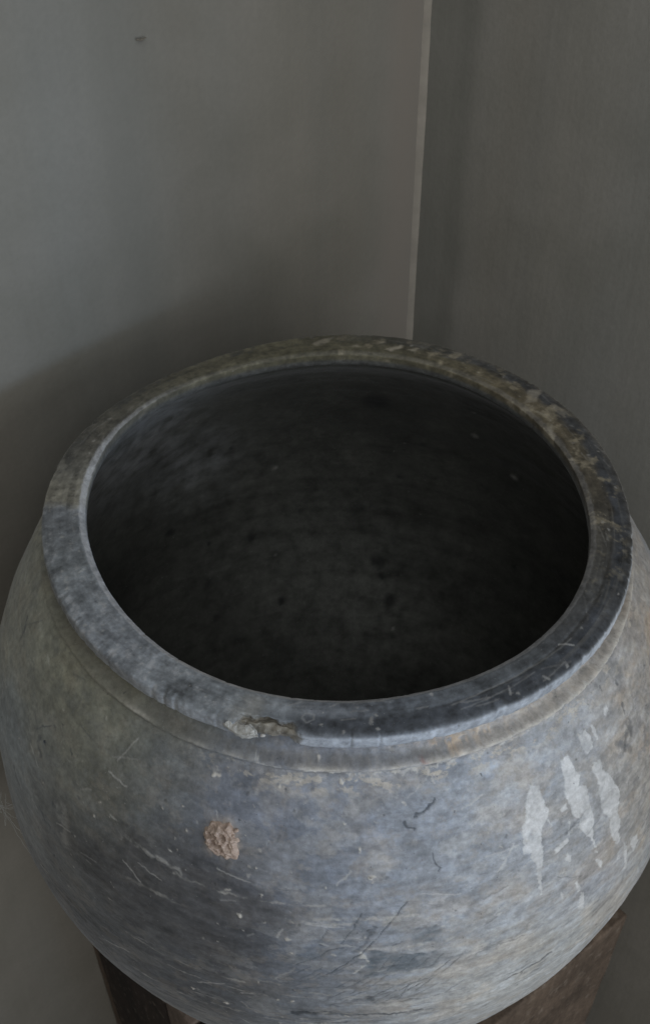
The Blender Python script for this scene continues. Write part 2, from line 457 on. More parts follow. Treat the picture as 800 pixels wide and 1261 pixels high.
PALE=[([(-88.45, -0.6831), (-87.41, -0.7094), (-86.67, -0.7373), (-86.98, -0.7639), (-88.5, -0.7954)], 0.0097, 0.8), ([(-87.24, -0.6843), (-83.3, -0.6872), (-80.22, -0.6931), (-77.72, -0.6963), (-74.54, -0.6914)], 0.0129, 0.5), ([(-84.55, -0.8038), (-81.16, -0.8136), (-77.72, -0.8171), (-74.53, -0.8002)], 0.0097, 0.4), ([(-129.4, -0.4806), (-126.04, -0.4837), (-121.1, -0.4883), (-117.66, -0.4974), (-113.35, -0.5076)], 0.0194, 0.4), ([(-121.41, -0.8988), (-118.55, -0.8907)], 0.0042, 0.5), ([(-96.28, -1.0865), (-89.05, -1.0731), (-81.78, -1.0783), (-77.94, -1.0615)], 0.0129, 0.4), ([(-90.02, -0.9748), (-81.92, -0.9945), (-74.23, -0.9712)], 0.0129, 0.35), ([(-92.97, -0.6608), (-88.74, -0.6703)], 0.0097, 0.4), ([(-136.07, -0.557), (-134.52, -0.6669)], 0.0581, 0.25), ([(-98.34, -0.1643), (-93.81, -0.1562), (-91.83, -0.1621), (-87.86, -0.1664)], 0.0081, 0.8), ([(-86.86, -0.167), (-81.34, -0.1667), (-75.7, -0.1681)], 0.0113, 0.8), ([(-75.96, -0.168), (-70.35, -0.1687)], 0.0097, 0.7), ([(-65.61, -0.1669), (-56.23, -0.1649), (-49.23, -0.1555), (-40.2, -0.1515), (-28.89, -0.1524)], 0.0081, 0.7), ([(-105.81, -0.1495), (-101.85, -0.1545), (-98.84, -0.1654)], 0.0065, 0.5), ([(-57.88, -0.5302), (-55.02, -0.5133)], 0.0081, 0.5), ([(-54.79, -0.6263), (-50.29, -0.6382)], 0.0065, 0.4)]
DOTS=[((-104.01, -0.597), 0.0097), ((-97.43, -0.6505), 0.0161), ((-106.47, -1.0793), 0.0129), ((-111.64, -1.0503), 0.0113), ((-99.06, -0.9771), 0.0097), ((-102.25, -0.4258), 0.0081), ((-101.4, -0.5088), 0.0081), ((-92.13, -0.4654), 0.0065), ((-85.79, -0.4361), 0.0129), ((-106.18, -0.4059), 0.0065), ((-96.88, -0.7159), 0.0097), ((-97.09, -0.9781), 0.0081), ((-93.65, -0.1381), 0.0097), ((-99.8, -0.2039), 0.0081), ((-110.01, -0.2188), 0.0129), ((-89.85, -0.1843), 0.0161), ((-85.73, -0.4353), 0.0161), ((-87.41, -0.1849), 0.0097), ((-91.09, -0.1644), 0.0097), ((-102.28, -0.4254), 0.0065), ((-87.31, -0.3563), 0.0097), ((-89.46, -0.2836), 0.0065), ((-104.27, -0.3413), 0.0065), ((-129.08, -0.479), 0.0161), ((-117.94, -0.3468), 0.0081), ((-113.44, -0.3768), 0.0097), ((-110.61, -0.2164), 0.0129), ((-104.11, -0.6), 0.0097), ((-106.6, -1.0834), 0.0145), ((-111.74, -1.052), 0.0097), ((-114.67, -0.3184), 0.0065)]
TANP=[([(-73.91, -0.126), (-69.3, -0.1241), (-67.8, -0.1319), (-70.71, -0.1412), (-73.42, -0.139)], 0.8), ([(-66.33, -0.1259), (-62.51, -0.1329), (-59.57, -0.1387), (-62.02, -0.14), (-66.19, -0.1357)], 0.6)]
RED=[(-76.78, -0.145), (-75.59, -0.1439), (-74.97, -0.1508), (-76.18, -0.1551)]
LUMP=(-107.89, -0.3685)
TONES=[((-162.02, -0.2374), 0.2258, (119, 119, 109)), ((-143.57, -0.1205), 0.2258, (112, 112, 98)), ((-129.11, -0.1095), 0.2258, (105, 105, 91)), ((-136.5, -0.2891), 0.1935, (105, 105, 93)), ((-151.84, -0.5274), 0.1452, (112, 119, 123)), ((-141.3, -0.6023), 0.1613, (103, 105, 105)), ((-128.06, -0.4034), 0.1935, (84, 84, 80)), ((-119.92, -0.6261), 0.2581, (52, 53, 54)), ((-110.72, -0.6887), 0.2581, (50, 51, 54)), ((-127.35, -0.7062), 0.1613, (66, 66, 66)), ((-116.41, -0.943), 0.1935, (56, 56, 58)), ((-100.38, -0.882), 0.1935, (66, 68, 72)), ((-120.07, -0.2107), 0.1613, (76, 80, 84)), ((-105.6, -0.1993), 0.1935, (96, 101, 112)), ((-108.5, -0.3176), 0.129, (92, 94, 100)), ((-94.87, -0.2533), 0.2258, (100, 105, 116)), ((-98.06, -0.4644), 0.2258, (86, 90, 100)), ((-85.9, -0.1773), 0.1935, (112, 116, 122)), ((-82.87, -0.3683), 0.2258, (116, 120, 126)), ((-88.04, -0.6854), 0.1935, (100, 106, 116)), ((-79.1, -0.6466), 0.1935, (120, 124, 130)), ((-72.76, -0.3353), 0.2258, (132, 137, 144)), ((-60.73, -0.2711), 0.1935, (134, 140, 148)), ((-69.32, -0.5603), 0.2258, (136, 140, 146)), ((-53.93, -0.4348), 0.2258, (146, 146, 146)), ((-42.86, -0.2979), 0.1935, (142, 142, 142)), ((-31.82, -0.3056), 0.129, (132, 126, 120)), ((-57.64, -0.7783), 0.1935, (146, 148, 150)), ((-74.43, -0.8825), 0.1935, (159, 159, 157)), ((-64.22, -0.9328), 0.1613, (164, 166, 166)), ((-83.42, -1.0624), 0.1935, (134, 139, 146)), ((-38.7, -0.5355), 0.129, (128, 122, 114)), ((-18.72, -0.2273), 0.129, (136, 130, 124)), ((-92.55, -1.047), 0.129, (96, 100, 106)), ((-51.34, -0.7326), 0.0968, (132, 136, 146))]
RIMP=[([(77.68, 0.9071), (74.09, 0.9592), (73.7, 0.9327), (76.18, 0.8941)], 0.9), ([(72.65, 0.9284), (70.08, 0.9521), (70.05, 0.9141)], 0.8), ([(95.78, 0.9275), (93.36, 0.9703), (90.23, 0.9871), (92.2, 0.9326), (95.23, 0.9084)], 0.6), ([(86.3, 0.9009), (84.75, 0.9265), (83.96, 0.9004)], 0.6), ([(62.33, 1.0004), (60.55, 1.0071), (59.77, 0.9901), (61.08, 0.9773)], 0.5), ([(79.54, 0.9623), (78.08, 0.9746), (77.86, 0.9529), (79.1, 0.9488)], 0.5), ([(40.66, 0.9579), (39.38, 1.0241), (36.25, 0.9273), (36.83, 0.8734)], 0.5), ([(34.14, 0.977), (30.05, 0.996), (28.18, 0.9529), (31.89, 0.9443)], 0.35)]
RIMS=[([(-44.64, 0.9293), (-43.6, 0.9451), (-42.78, 0.9633)], 0.0065, 0.9), ([(-58.78, 0.9491), (-59.49, 0.975)], 0.0065, 0.7), ([(-52.15, 0.9772), (-51.62, 0.9932)], 0.0081, 0.7), ([(-47.02, 0.9909), (-47.25, 1.0033)], 0.0097, 0.7), ([(-69.96, 0.9392), (-62.93, 0.9306), (-53.31, 0.9332), (-41.85, 0.9421)], 0.0065, 0.35), ([(-68.82, 0.9605), (-61.41, 0.9567), (-52.93, 0.9525)], 0.0048, 0.3), ([(-96.12, 0.9199), (-96.76, 0.9366), (-95.9, 0.9504), (-94.62, 0.9393), (-94.71, 0.924), (-96.12, 0.9199)], 0.0065, 0.4), ([(170.98, 0.875), (171.14, 0.8684)], 0.0113, 1), ([(-157.04, 0.8975), (-157.4, 0.8828)], 0.0097, 0.8), ([(-157.19, 0.9406), (-156.27, 0.9511)], 0.0097, 0.5)]
# smear, chip thetas [(-110.02, 0.976), (-103.37, 0.9427), (-108.17, 1.0047), (-104.01, 1.0132), (-97.32, 1.0223)]
INSPOT=[((80.56, -0.3946), 0.064, 0.8), ((128.65, -1.0729), 0.028, 0.8), ((109.3, -1.2635), 0.028, 0.6), ((119.34, -1.2199), 0.012, 0.8), ((103.55, -1.624), 0.02, 0.8), ((121.52, -1.6162), 0.024, 0.5), ((75.62, -1.6091), 0.036, 0.7), ((79.27, -1.4241), 0.036, 0.6), ((77.95, -1.4965), 0.024, 0.7), ((70.62, -0.6815), 0.012, 0.6), ((46.19, -1.2096), 0.016, 0.6), ((101.25, -1.1274), 0.02, 0.3), ((84.72, -1.1284), 0.036, 0.3)]
INLIT=[((121.39, -0.6977), 0.14, 0.7), ((138.56, -0.3991), 0.18, 0.8), ((139.95, -0.1119), 0.16, 0.7), ((81.37, -1.6772), 0.28, 0.6), ((102.28, -1.4618), 0.32, 0.35), ((76.74, -1.7053), 0.16, 0.5), ((104.61, -0.7733), 0.24, 0.3)]
CHAR=(-115.79, -0.6582)

TONE_CONTRAST = .95
FO = [0.0068, 0.0094, 0.0, 0.0023, -0.0125, 0.0001, 0.0008, -0.0048, -0.0009, 0.0037, -0.0024, 0.0004]
FI = [-0.0016, -0.0022, -0.0018, -0.0112, -0.0063, 0.0061, -0.0025, -0.0089, 0.0002, 0.0016, -0.0004, 0.0009]


def four(c, t):
    s = 1 + 0 * t
    for k in range(1, 7):
        s = s + c[2 * k - 2] * np.cos(k * t) + c[2 * k - 1] * np.sin(k * t)
    return s


def columns(nf, nb):
    """angles, dense on the side towards the viewer"""
    f0, f1 = math.radians(-203), math.radians(23)
    return np.concatenate([np.linspace(f0, f1, nf, endpoint=False), np.linspace(f1, f0 + 2 * math.pi, nb, endpoint=False)])


def axis_shift(z):
    return .014 * sst(.1, 1., -z)


pot = empty('clay_pot', W(0, 0, -3.0), label='large weathered grey clay pot with a wide dark mouth and white paint drips', category='pot')


def put(o):
    o.location = O - pot.location
    o.parent = pot
    return o


# ---- body
BODY = [(-.052,.925),(-.075,.945),(-.100,.955),(-.120,.964),(-.136,.978),(-.1435,.992),(-.1470,1.010),(-.1520,1.0205),(-.1575,1.0225),(-.1615,1.0185),(-.1655,1.014),(-.170,1.0165),(-.182,1.027),(-.20,1.041),(-.26,1.089),(-.35,1.1414),(-.5,1.2192),(-.7,1.2824),(-.9,1.3059),(-1.1,1.312),(-1.3,1.2831),(-1.5,1.2254),(-1.75,1.12),(-2.0,.99),(-2.3,.85),(-2.65,.74),(-2.95,.68),(-3.0,.66)]
bz = -np.array([p[0] for p in BODY]); br = np.array([p[1] for p in BODY])


def body_mesh():
    th = columns(1350, 170)
    zs = np.concatenate([np.linspace(-.052, -.20, 100, endpoint=False), np.linspace(-.20, -1.45, 450, endpoint=False), np.linspace(-1.45, -2.99, 46)])
    nr, nc = len(zs), len(th)
    Z, T = np.meshgrid(zs, th, indexing='ij')
    z, t = Z.ravel(), T.ravel()
    deg = (np.degrees(t) + 270) % 360 - 270
    # the ridge wanders a little and breaks up on the left
    U = np.stack([np.cos(t), np.sin(t), z], 1)
    wob = .004 * fbm(U, 2.2, 3) * sst(-.05, -.12, z)
    r = pchip(bz, br, -np.clip(z + wob, -3., -.052))
    fo = four(FO, t)
    r = r * (1 + (fo - 1) * (1 - sst(.1, .5, -z)))
    n_lo = fbm(U, 2.0, 3)
    n_mid = fbm(U, 9, 4, .5, 5.)
    n_fine = fbm(U, 40, 3, .55, 9.)
    ring = fbm(np.stack([np.cos(t) * .8, np.sin(t) * .8, z * 26], 1), 1.0, 3, .5, 3.)
    r = r + .006 * n_lo * sst(.15, .5, -z) + .0022 * n_mid + .0012 * n_fine + .0016 * ring
    # sandy, pitted right side
    sand = np.exp(-(((deg + 22) / 20) ** 2)) * sst(.15, .35, -z) * sst(1.25, .8, -z)
    pits = fbm(U, 26, 4, .6, 31.)
    r = r + sand * .006 * pits
    P = np.stack([r * np.cos(t) + axis_shift(z), r * np.sin(t), z], 1)

    # ---- patina tones, with the body's light and shade mixed in
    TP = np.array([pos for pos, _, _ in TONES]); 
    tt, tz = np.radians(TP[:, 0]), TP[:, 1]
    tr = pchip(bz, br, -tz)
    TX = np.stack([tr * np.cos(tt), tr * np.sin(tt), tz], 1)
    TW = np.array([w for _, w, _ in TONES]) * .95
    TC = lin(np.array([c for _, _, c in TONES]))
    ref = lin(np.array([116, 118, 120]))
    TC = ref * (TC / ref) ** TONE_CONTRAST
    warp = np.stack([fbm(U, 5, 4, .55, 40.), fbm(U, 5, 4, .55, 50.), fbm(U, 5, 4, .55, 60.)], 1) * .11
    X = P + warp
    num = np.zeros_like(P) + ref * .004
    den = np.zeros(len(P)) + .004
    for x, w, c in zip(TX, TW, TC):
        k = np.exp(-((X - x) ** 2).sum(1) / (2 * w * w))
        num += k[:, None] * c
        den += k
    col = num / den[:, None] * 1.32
    # mottling: bluish, tan, horizontal wiping marks
    m1 = fbm(U, 7, 5, .6, 70.)
    m2 = fbm(U, 16, 5, .6, 80., (1, 1, 2.0))
    hz = fbm(np.stack([np.cos(t), np.sin(t), z * 5], 1), 7, 5, .6, 90.)
    col *= (1 + .18 * m1 + .26 * m2 + .24 * hz * sst(-150, -80, deg))[:, None]
    bl = (sst(.05, .45, m2) * sst(-150, -105, deg) * .22)[:, None]
    col = col * (1 - bl) + col * np.array([.88, .98, 1.14]) * bl
    tn = (sst(.0, .4, fbm(U, 5, 5, .6, 100., (1, 1, 1.6))) * (.45 + .5 * sand) * (.45 + .55 * sst(-140, -70, deg)))[:, None]
    col = col * (1 - tn) + col * np.array([1.24, 1.07, .88]) * tn
    e1 = fbm(U, 6.5, 7, .64, 410., (1, 1, 1.5)); e2 = fbm(U, 8, 7, .64, 430., (1, 1, 1.8)); e3 = fbm(U, 13, 6, .66, 450., (1, 1, 1.3))
    rt_ = sst(-140, -60, deg)
    k = sst(.12, .24, e1) * (.06 + .30 * rt_)
    col = col * (1 - k[:, None]) + np.array([.37, .365, .35]) * k[:, None]
    k = sst(.08, .26, e2) * (.14 + .05 * rt_)
    col = col * (1 - k[:, None]) + np.array([.105, .115, .13]) * k[:, None]
    k = sst(.16, .30, e3) * (.10 + .12 * rt_)
    col = col * (1 - k[:, None]) + np.array([.30, .255, .20]) * k[:, None]
    k = sst(.20, .32, -e3) * .20
    col = col * (1 - k[:, None]) + np.array([.09, .095, .10]) * k[:, None]
    # charcoal patch low on the left, with the shade there painted in
    cx = np.array([math.radians(CHAR[0]) * 1.2, CHAR[1] * 1.12])
    du, dv = np.radians(deg) * 1.2 - cx[0], z * 1.12 - cx[1]
    ed = np.hypot((du * .95 + dv * .3) / .46, (dv * .95 - du * .3) / .30) + .45 * fbm(U, 4, 6, .6, 470., (1, 1, 1.6))
    k = sst(1.15, .45, ed) * .72
    col = col * (1 - k[:, None]) + np.array([.060, .059, .060]) * (1 + .7 * m2 + .5 * hz)[:, None].clip(.3, 2) * k[:, None]
    # dust on the sandy side
    sd = (sand * sst(-.05, .3, pits))[:, None] * .45
    col = col * (1 - sd) + np.array([.36, .33, .29]) * sd
    sd = (sand * sst(.15, .4, -pits))[:, None] * .5
    col = col * (1 - sd) + np.array([.13, .13, .14]) * sd
    # collar: tan on the right, olive shade painted into the channel on the left
    cm = sst(-.175, -.150, z)
    rt = np.exp(-(((deg + 45) / 28) ** 2)) * cm
    k = (rt * (.55 + .5 * m2))[:, None].clip(0, 1) * .8
    col = col * (1 - k) + np.array([.50, .43, .35]) * k
    lf = np.exp(-(((deg + 140) / 32) ** 2)) * sst(-.21, -.14, z)
    k = (lf * (.8 + .4 * m1))[:, None].clip(0, 1) * .75
    col = col * (1 - k) + np.array([.125, .115, .085]) * k

    # pale crust along the crest of the ridge, painted shade in the groove and under the lip
    brk = fbm(np.stack([np.cos(t), np.sin(t), 0 * t], 1), 9, 4, .6, 105.)
    zr = z + wob
    k = np.exp(-(((zr + .1515) / .0045) ** 2)) * (.25 + 1.2 * brk + .45 * sst(-120, -80, deg)).clip(0, 1) * sst(15, -10, deg) * sst(-150, -115, deg) * .75
    col = col * (1 - k[:, None]) + np.array([.50, .47, .42]) * k[:, None]
    k = np.exp(-(((zr + .1665) / .004) ** 2)) * (.55 + .8 * brk).clip(0, 1) * .55
    col = col * (1 - k[:, None]) + np.array([.10, .095, .085]) * k[:, None]
    k = np.exp(-(((zr + .140) / .006) ** 2)) * (.5 - .8 * brk).clip(0, 1) * .5
    col = col * (1 - k[:, None]) + np.array([.12, .11, .095]) * k[:, None]

    cr = fbm(U, 30, 5, .65, 500., (1, 1, 1.8))
    k = sst(.02, .22, cr + .12 * brk) * np.exp(-(((z + .098) / .030) ** 2)) * np.exp(-(((deg + 55) / 24) ** 2)) * .75
    col = col * (1 - k[:, None]) + np.array([.52, .43, .335]) * k[:, None]
    r = r + k * .004
    k = sst(.10, .28, -cr) * cm * sst(-130, -100, deg) * .28
    col = col * (1 - k[:, None]) + np.array([.15, .145, .135]) * k[:, None]
    r = r - k * .003
    k = sst(.06, .25, fbm(U, 20, 5, .65, 510., (1, 1, 2))) * np.exp(-(((z + .19) / .03) ** 2)) * sst(-125, -95, deg) * .6
    col = col * (1 - k[:, None]) + np.array([.46, .415, .345]) * k[:, None]

    L = np.stack([np.radians(deg) * 1.2, z * 1.12], 1)
    jit = np.stack([fbm(U, 34, 3, .6, 110.), fbm(U, 34, 3, .6, 120.)], 1) * .012
    fine = np.stack([fbm(U, 80, 2, .6, 130.), fbm(U, 80, 2, .6, 140.)], 1) * .005
    LJ = L + jit + fine

    def loc(pts): return [(math.radians(a_) * 1.2, b_ * 1.12) for a_, b_ in pts]

    def near(pts, m):
        A = np.array(pts)
        return np.where((L[:, 0] > A[:, 0].min() - m) & (L[:, 0] < A[:, 0].max() + m) & (L[:, 1] > A[:, 1].min() - m) & (L[:, 1] < A[:, 1].max() + m))[0]

    disp = np.zeros(len(P))

    def paint(ix, k, c):
        col[ix] = col[ix] * (1 - k[:, None]) + np.array(c) * k[:, None]

    grit = np.ones(len(P))
    for pts, s in PATCH:
        q = loc(pts); ix = near(q, .08)
        k = sst(.012, -.006, poly_sd(LJ[ix], q)) * s * (.80 + 1.3 * m2[ix] + .8 * hz[ix]).clip(.15, 1)
        paint(ix, k, (.075, .095, .115)); disp[ix] -= k * .003
    for pts, w, s in PALE:
        q = loc(pts); ix = near(q, .08)
        k = sst(w * .75, w * .2, seg_dist(L[ix] + jit[ix] * 1.6 + fine[ix], q)) * s * (.45 + 1.7 * fbm(U[ix], 26, 4, .65, 150.)).clip(0, .85)
        paint(ix, k, (.50, .49, .46)); disp[ix] += k * .0025
    for pts, w, s in DARK:
        q = loc(pts); ix = near(q, .06)
        sh = LJ[ix] if w > .006 else L[ix] + jit[ix] * .5
        w = max(w, .0042)
        k = sst(w * .7, w * .2, seg_dist(sh, q)) * s * (1.0 + 1.2 * fbm(U[ix], 24, 4, .65, 160.)).clip(0, 1)
        paint(ix, k, (.035, .042, .052)); disp[ix] -= k * .003
    # tool marks: short parallel hatching and broken wheel lines low on the front
    rh = np.random.RandomState(31)
    for i in range(34):
        q = np.array([math.radians(rh.uniform(-99, -74)) * 1.2, rh.uniform(-.99, -.80) * 1.12])
        an = math.radians(rh.normal(47, 5)); ln = rh.uniform(.03, .12)
        q2 = q + ln * np.array([math.cos(an), math.sin(an)])
        ix = near([q, q2], .02)
        k = sst(.0036, .001, seg_dist(L[ix] + jit[ix] * .5, [q, q2])) * rh.uniform(.35, .8) * (.8 + 1.2 * m2[ix]).clip(0, 1)
        paint(ix, k, (.045, .052, .062)); disp[ix] -= k * .002
    for i in range(46):
        b_ = rh.uniform(-1.16, -.86) if i < 34 else rh.uniform(-.8, -.3)
        a0 = rh.uniform(-125, -60); ln = rh.uniform(4, 26)
        q = [(math.radians(a0 + ln * f) * 1.2, b_ * 1.12 + .004 * math.sin(f * 5 + i)) for f in np.linspace(0, 1, 6)]
        ix = near(q, .03); w = rh.uniform(.003, .011)
        k = sst(w, w * .25, seg_dist(L[ix] + jit[ix] * .8 + fine[ix], q)) * rh.uniform(.15, .55) * (.45 + 1.6 * fbm(U[ix], 15, 4, .65, 165. + i)).clip(0, 1)
        paint(ix, k, (.06, .066, .075) if rh.rand() < .55 else (.44, .425, .39)); disp[ix] -= k * .0015
    for pts in DRIPS:
        q = loc(pts); ix = near(q, .05)
        sd_ = poly_sd(L[ix] + jit[ix] * .45 + fine[ix] * 1.3, q)
        k = sst(.0022, -.0018, sd_) * (.88 + .9 * fbm(U[ix], 14, 4, .65, 170.)).clip(.2, .8)
        paint(ix, k, (.55, .555, .56)); disp[ix] += sst(.003, -.004, sd_) * .0016
    for (a_, b_), w in DOTS:
        q = (math.radians(a_) * 1.2, b_ * 1.12); ix = near([q], .05)
        k = sst(w * .75, w * .25, np.linalg.norm(LJ[ix] - np.array(q), axis=1)) * .75
        paint(ix, k, (.52, .49, .44)); disp[ix] += k * .003
    for pts, s in TANP:
        q = loc(pts); ix = near(q, .06)
        k = sst(.02, -.01, poly_sd(LJ[ix], q)) * s * sst(-.1, .2, fbm(U[ix], 30, 3, .6, 175.))
        paint(ix, k, (.52, .40, .28)); disp[ix] += k * .003
    la_ = (math.radians(LUMP[0]) * 1.2, LUMP[1] * 1.12); ix = near([la_], .2)
    k = sst(.075, .035, np.linalg.norm((LJ[ix] - np.array(la_)) * [1, .9], axis=1) + .02 * fbm(U[ix], 18, 3, .6, 178.)) * (.55 + .9 * fbm(U[ix], 26, 3, .6, 179.)).clip(0, .85)
    paint(ix, k, (.36, .30, .25)); disp[ix] += k * .003
    q = loc(RED); ix = near(q, .05)
    paint(ix, sst(.006, -.012, poly_sd(LJ[ix], q)) * .7, (.26, .10, .075))
    # lots of scattered small scuffs, flecks and hairline scratches
    rs = np.random.RandomState(11)
    for i in range(680):
        a_, b_ = rs.uniform(-195, 15), rs.uniform(-1.45, -.2)
        q = np.array([math.radians(a_) * 1.2, b_ * 1.12])
        kind = rs.rand()
        if kind < .40:
            w = rs.uniform(.003, .008); ix = near([q], .03)
            k = sst(w, w * .3, np.linalg.norm(LJ[ix] - q, axis=1)) * rs.uniform(.25, .6)
            paint(ix, k, (.48, .46, .42)); disp[ix] += k * .0015
        elif kind < .65:
            w = rs.uniform(.003, .009); ix = near([q], .03)
            k = sst(w, w * .3, np.linalg.norm(LJ[ix] - q, axis=1)) * rs.uniform(.3, .7)
            paint(ix, k, (.05, .052, .056)); disp[ix] -= k * .004
        else:
            an = rs.normal(.15, .55); ln = rs.uniform(.02, .12)
            q2 = q + ln * np.array([math.cos(an), math.sin(an)])
            w = rs.uniform(.003, .005); ix = near([q, q2], .02)
            k = sst(w, w * .3, seg_dist(L[ix] + jit[ix] * .6, [q, q2])) * rs.uniform(.15, .42)
            c = (.50, .49, .47) if rs.rand() < .55 else (.06, .065, .075)
            paint(ix, k, c)
    rr = r + disp
    P = np.stack([rr * np.cos(t) + axis_shift(z), rr * np.sin(t), z], 1)
    # close the base
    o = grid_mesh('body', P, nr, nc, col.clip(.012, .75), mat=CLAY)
    return o


put(body_mesh())
bm = bmesh.new()
bmesh.ops.create_circle(bm, cap_ends=True, segments=64, radius=.665 * S)
for v in bm.verts: v.co.z = -2.99 * S; v.co.x += .014 * S
me = bpy.data.meshes.new('base'); bm.to_mesh(me); bm.free()
me.materials.append(mat_plain('dark_clay', (.1, .1, .1)))
ob = bpy.data.objects.new('base', me); C.objects.link(ob); put(ob)


# ---- inside wall
def inner_mesh():
    th = np.linspace(-math.pi, math.pi, 560, endpoint=False)
    pr = [(.045, .862), (.075, .875), (.11, .905), (.16, .948), (.24, 1.00), (.35, 1.055), (.5, 1.115), (.7, 1.18), (.9, 1.205), (1.1, 1.21), (1.3, 1.185), (1.5, 1.125), (1.75, 1.02), (2.0, .89), (2.3, .74), (2.6, .60), (2.75, .48), (2.82, .25), (2.835, .004)]
    s = np.linspace(0, 1, 330)
    # even steps along the curve
    px = np.array([p[0] for p in pr]); py = np.array([p[1] for p in pr])
    L0 = np.concatenate([[0], np.cumsum(np.hypot(np.diff(px), np.diff(py)))]) 
    dep = pchip(L0, px, s * L0[-1]); rad = pchip(L0, py, s * L0[-1])
    Z, T = np.meshgrid(-dep, th, indexing='ij')
    R0, _ = np.meshgrid(rad, th, indexing='ij')
    z, t, r = Z.ravel(), T.ravel(), R0.ravel()
    U = np.stack([r * np.cos(t), r * np.sin(t), z], 1)
    r = r * (1 + (four(FI, t) - 1) * (1 - sst(.06, .4, -z)))
    ring = fbm(np.stack([np.cos(t) * .8, np.sin(t) * .8, z * 18], 1), 1.0, 3, .5, 203.)
    n1 = fbm(U, 3, 4, .55, 210.)
    n2 = fbm(U, 14, 4, .6, 220.)
    amp = sst(0, .2, -z) * np.clip(r / .3, 0, 1)
    r = r + amp * (.004 * ring + .006 * n1 + .003 * n2)
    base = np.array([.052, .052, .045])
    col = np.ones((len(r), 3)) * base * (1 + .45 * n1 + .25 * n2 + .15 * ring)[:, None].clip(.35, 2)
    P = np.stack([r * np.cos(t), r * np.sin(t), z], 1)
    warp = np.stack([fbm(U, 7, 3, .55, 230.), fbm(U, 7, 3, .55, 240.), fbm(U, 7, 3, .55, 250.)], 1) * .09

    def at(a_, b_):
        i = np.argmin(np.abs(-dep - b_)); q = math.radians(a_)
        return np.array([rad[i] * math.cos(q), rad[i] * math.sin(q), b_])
    for i_, ((a_, b_), w, s_) in enumerate(INLIT):  # light on the left wall and the glow low down, painted in
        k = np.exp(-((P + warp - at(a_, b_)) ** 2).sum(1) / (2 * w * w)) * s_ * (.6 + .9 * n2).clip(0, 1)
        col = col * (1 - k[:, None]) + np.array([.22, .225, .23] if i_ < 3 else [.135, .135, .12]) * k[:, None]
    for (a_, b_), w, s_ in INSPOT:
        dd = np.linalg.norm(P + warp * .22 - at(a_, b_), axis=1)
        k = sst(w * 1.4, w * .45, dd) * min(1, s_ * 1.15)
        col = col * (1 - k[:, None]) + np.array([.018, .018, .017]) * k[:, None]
    rs = np.random.RandomState(5)
    for i in range(70):
        x = at(rs.uniform(-180, 180), rs.uniform(-2.5, -.25)); w = rs.uniform(.006, .024)
        k = sst(w, w * .3, np.linalg.norm(P + warp * .2 - x, axis=1)) * rs.uniform(.3, .8)
        c = np.array([.02, .02, .02]) if rs.rand() < .72 else np.array([.26, .25, .23])
        col = col * (1 - k[:, None]) + c * k[:, None]
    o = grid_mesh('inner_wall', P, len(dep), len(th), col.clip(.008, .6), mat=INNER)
    o.data.flip_normals()
    return o


put(inner_mesh())


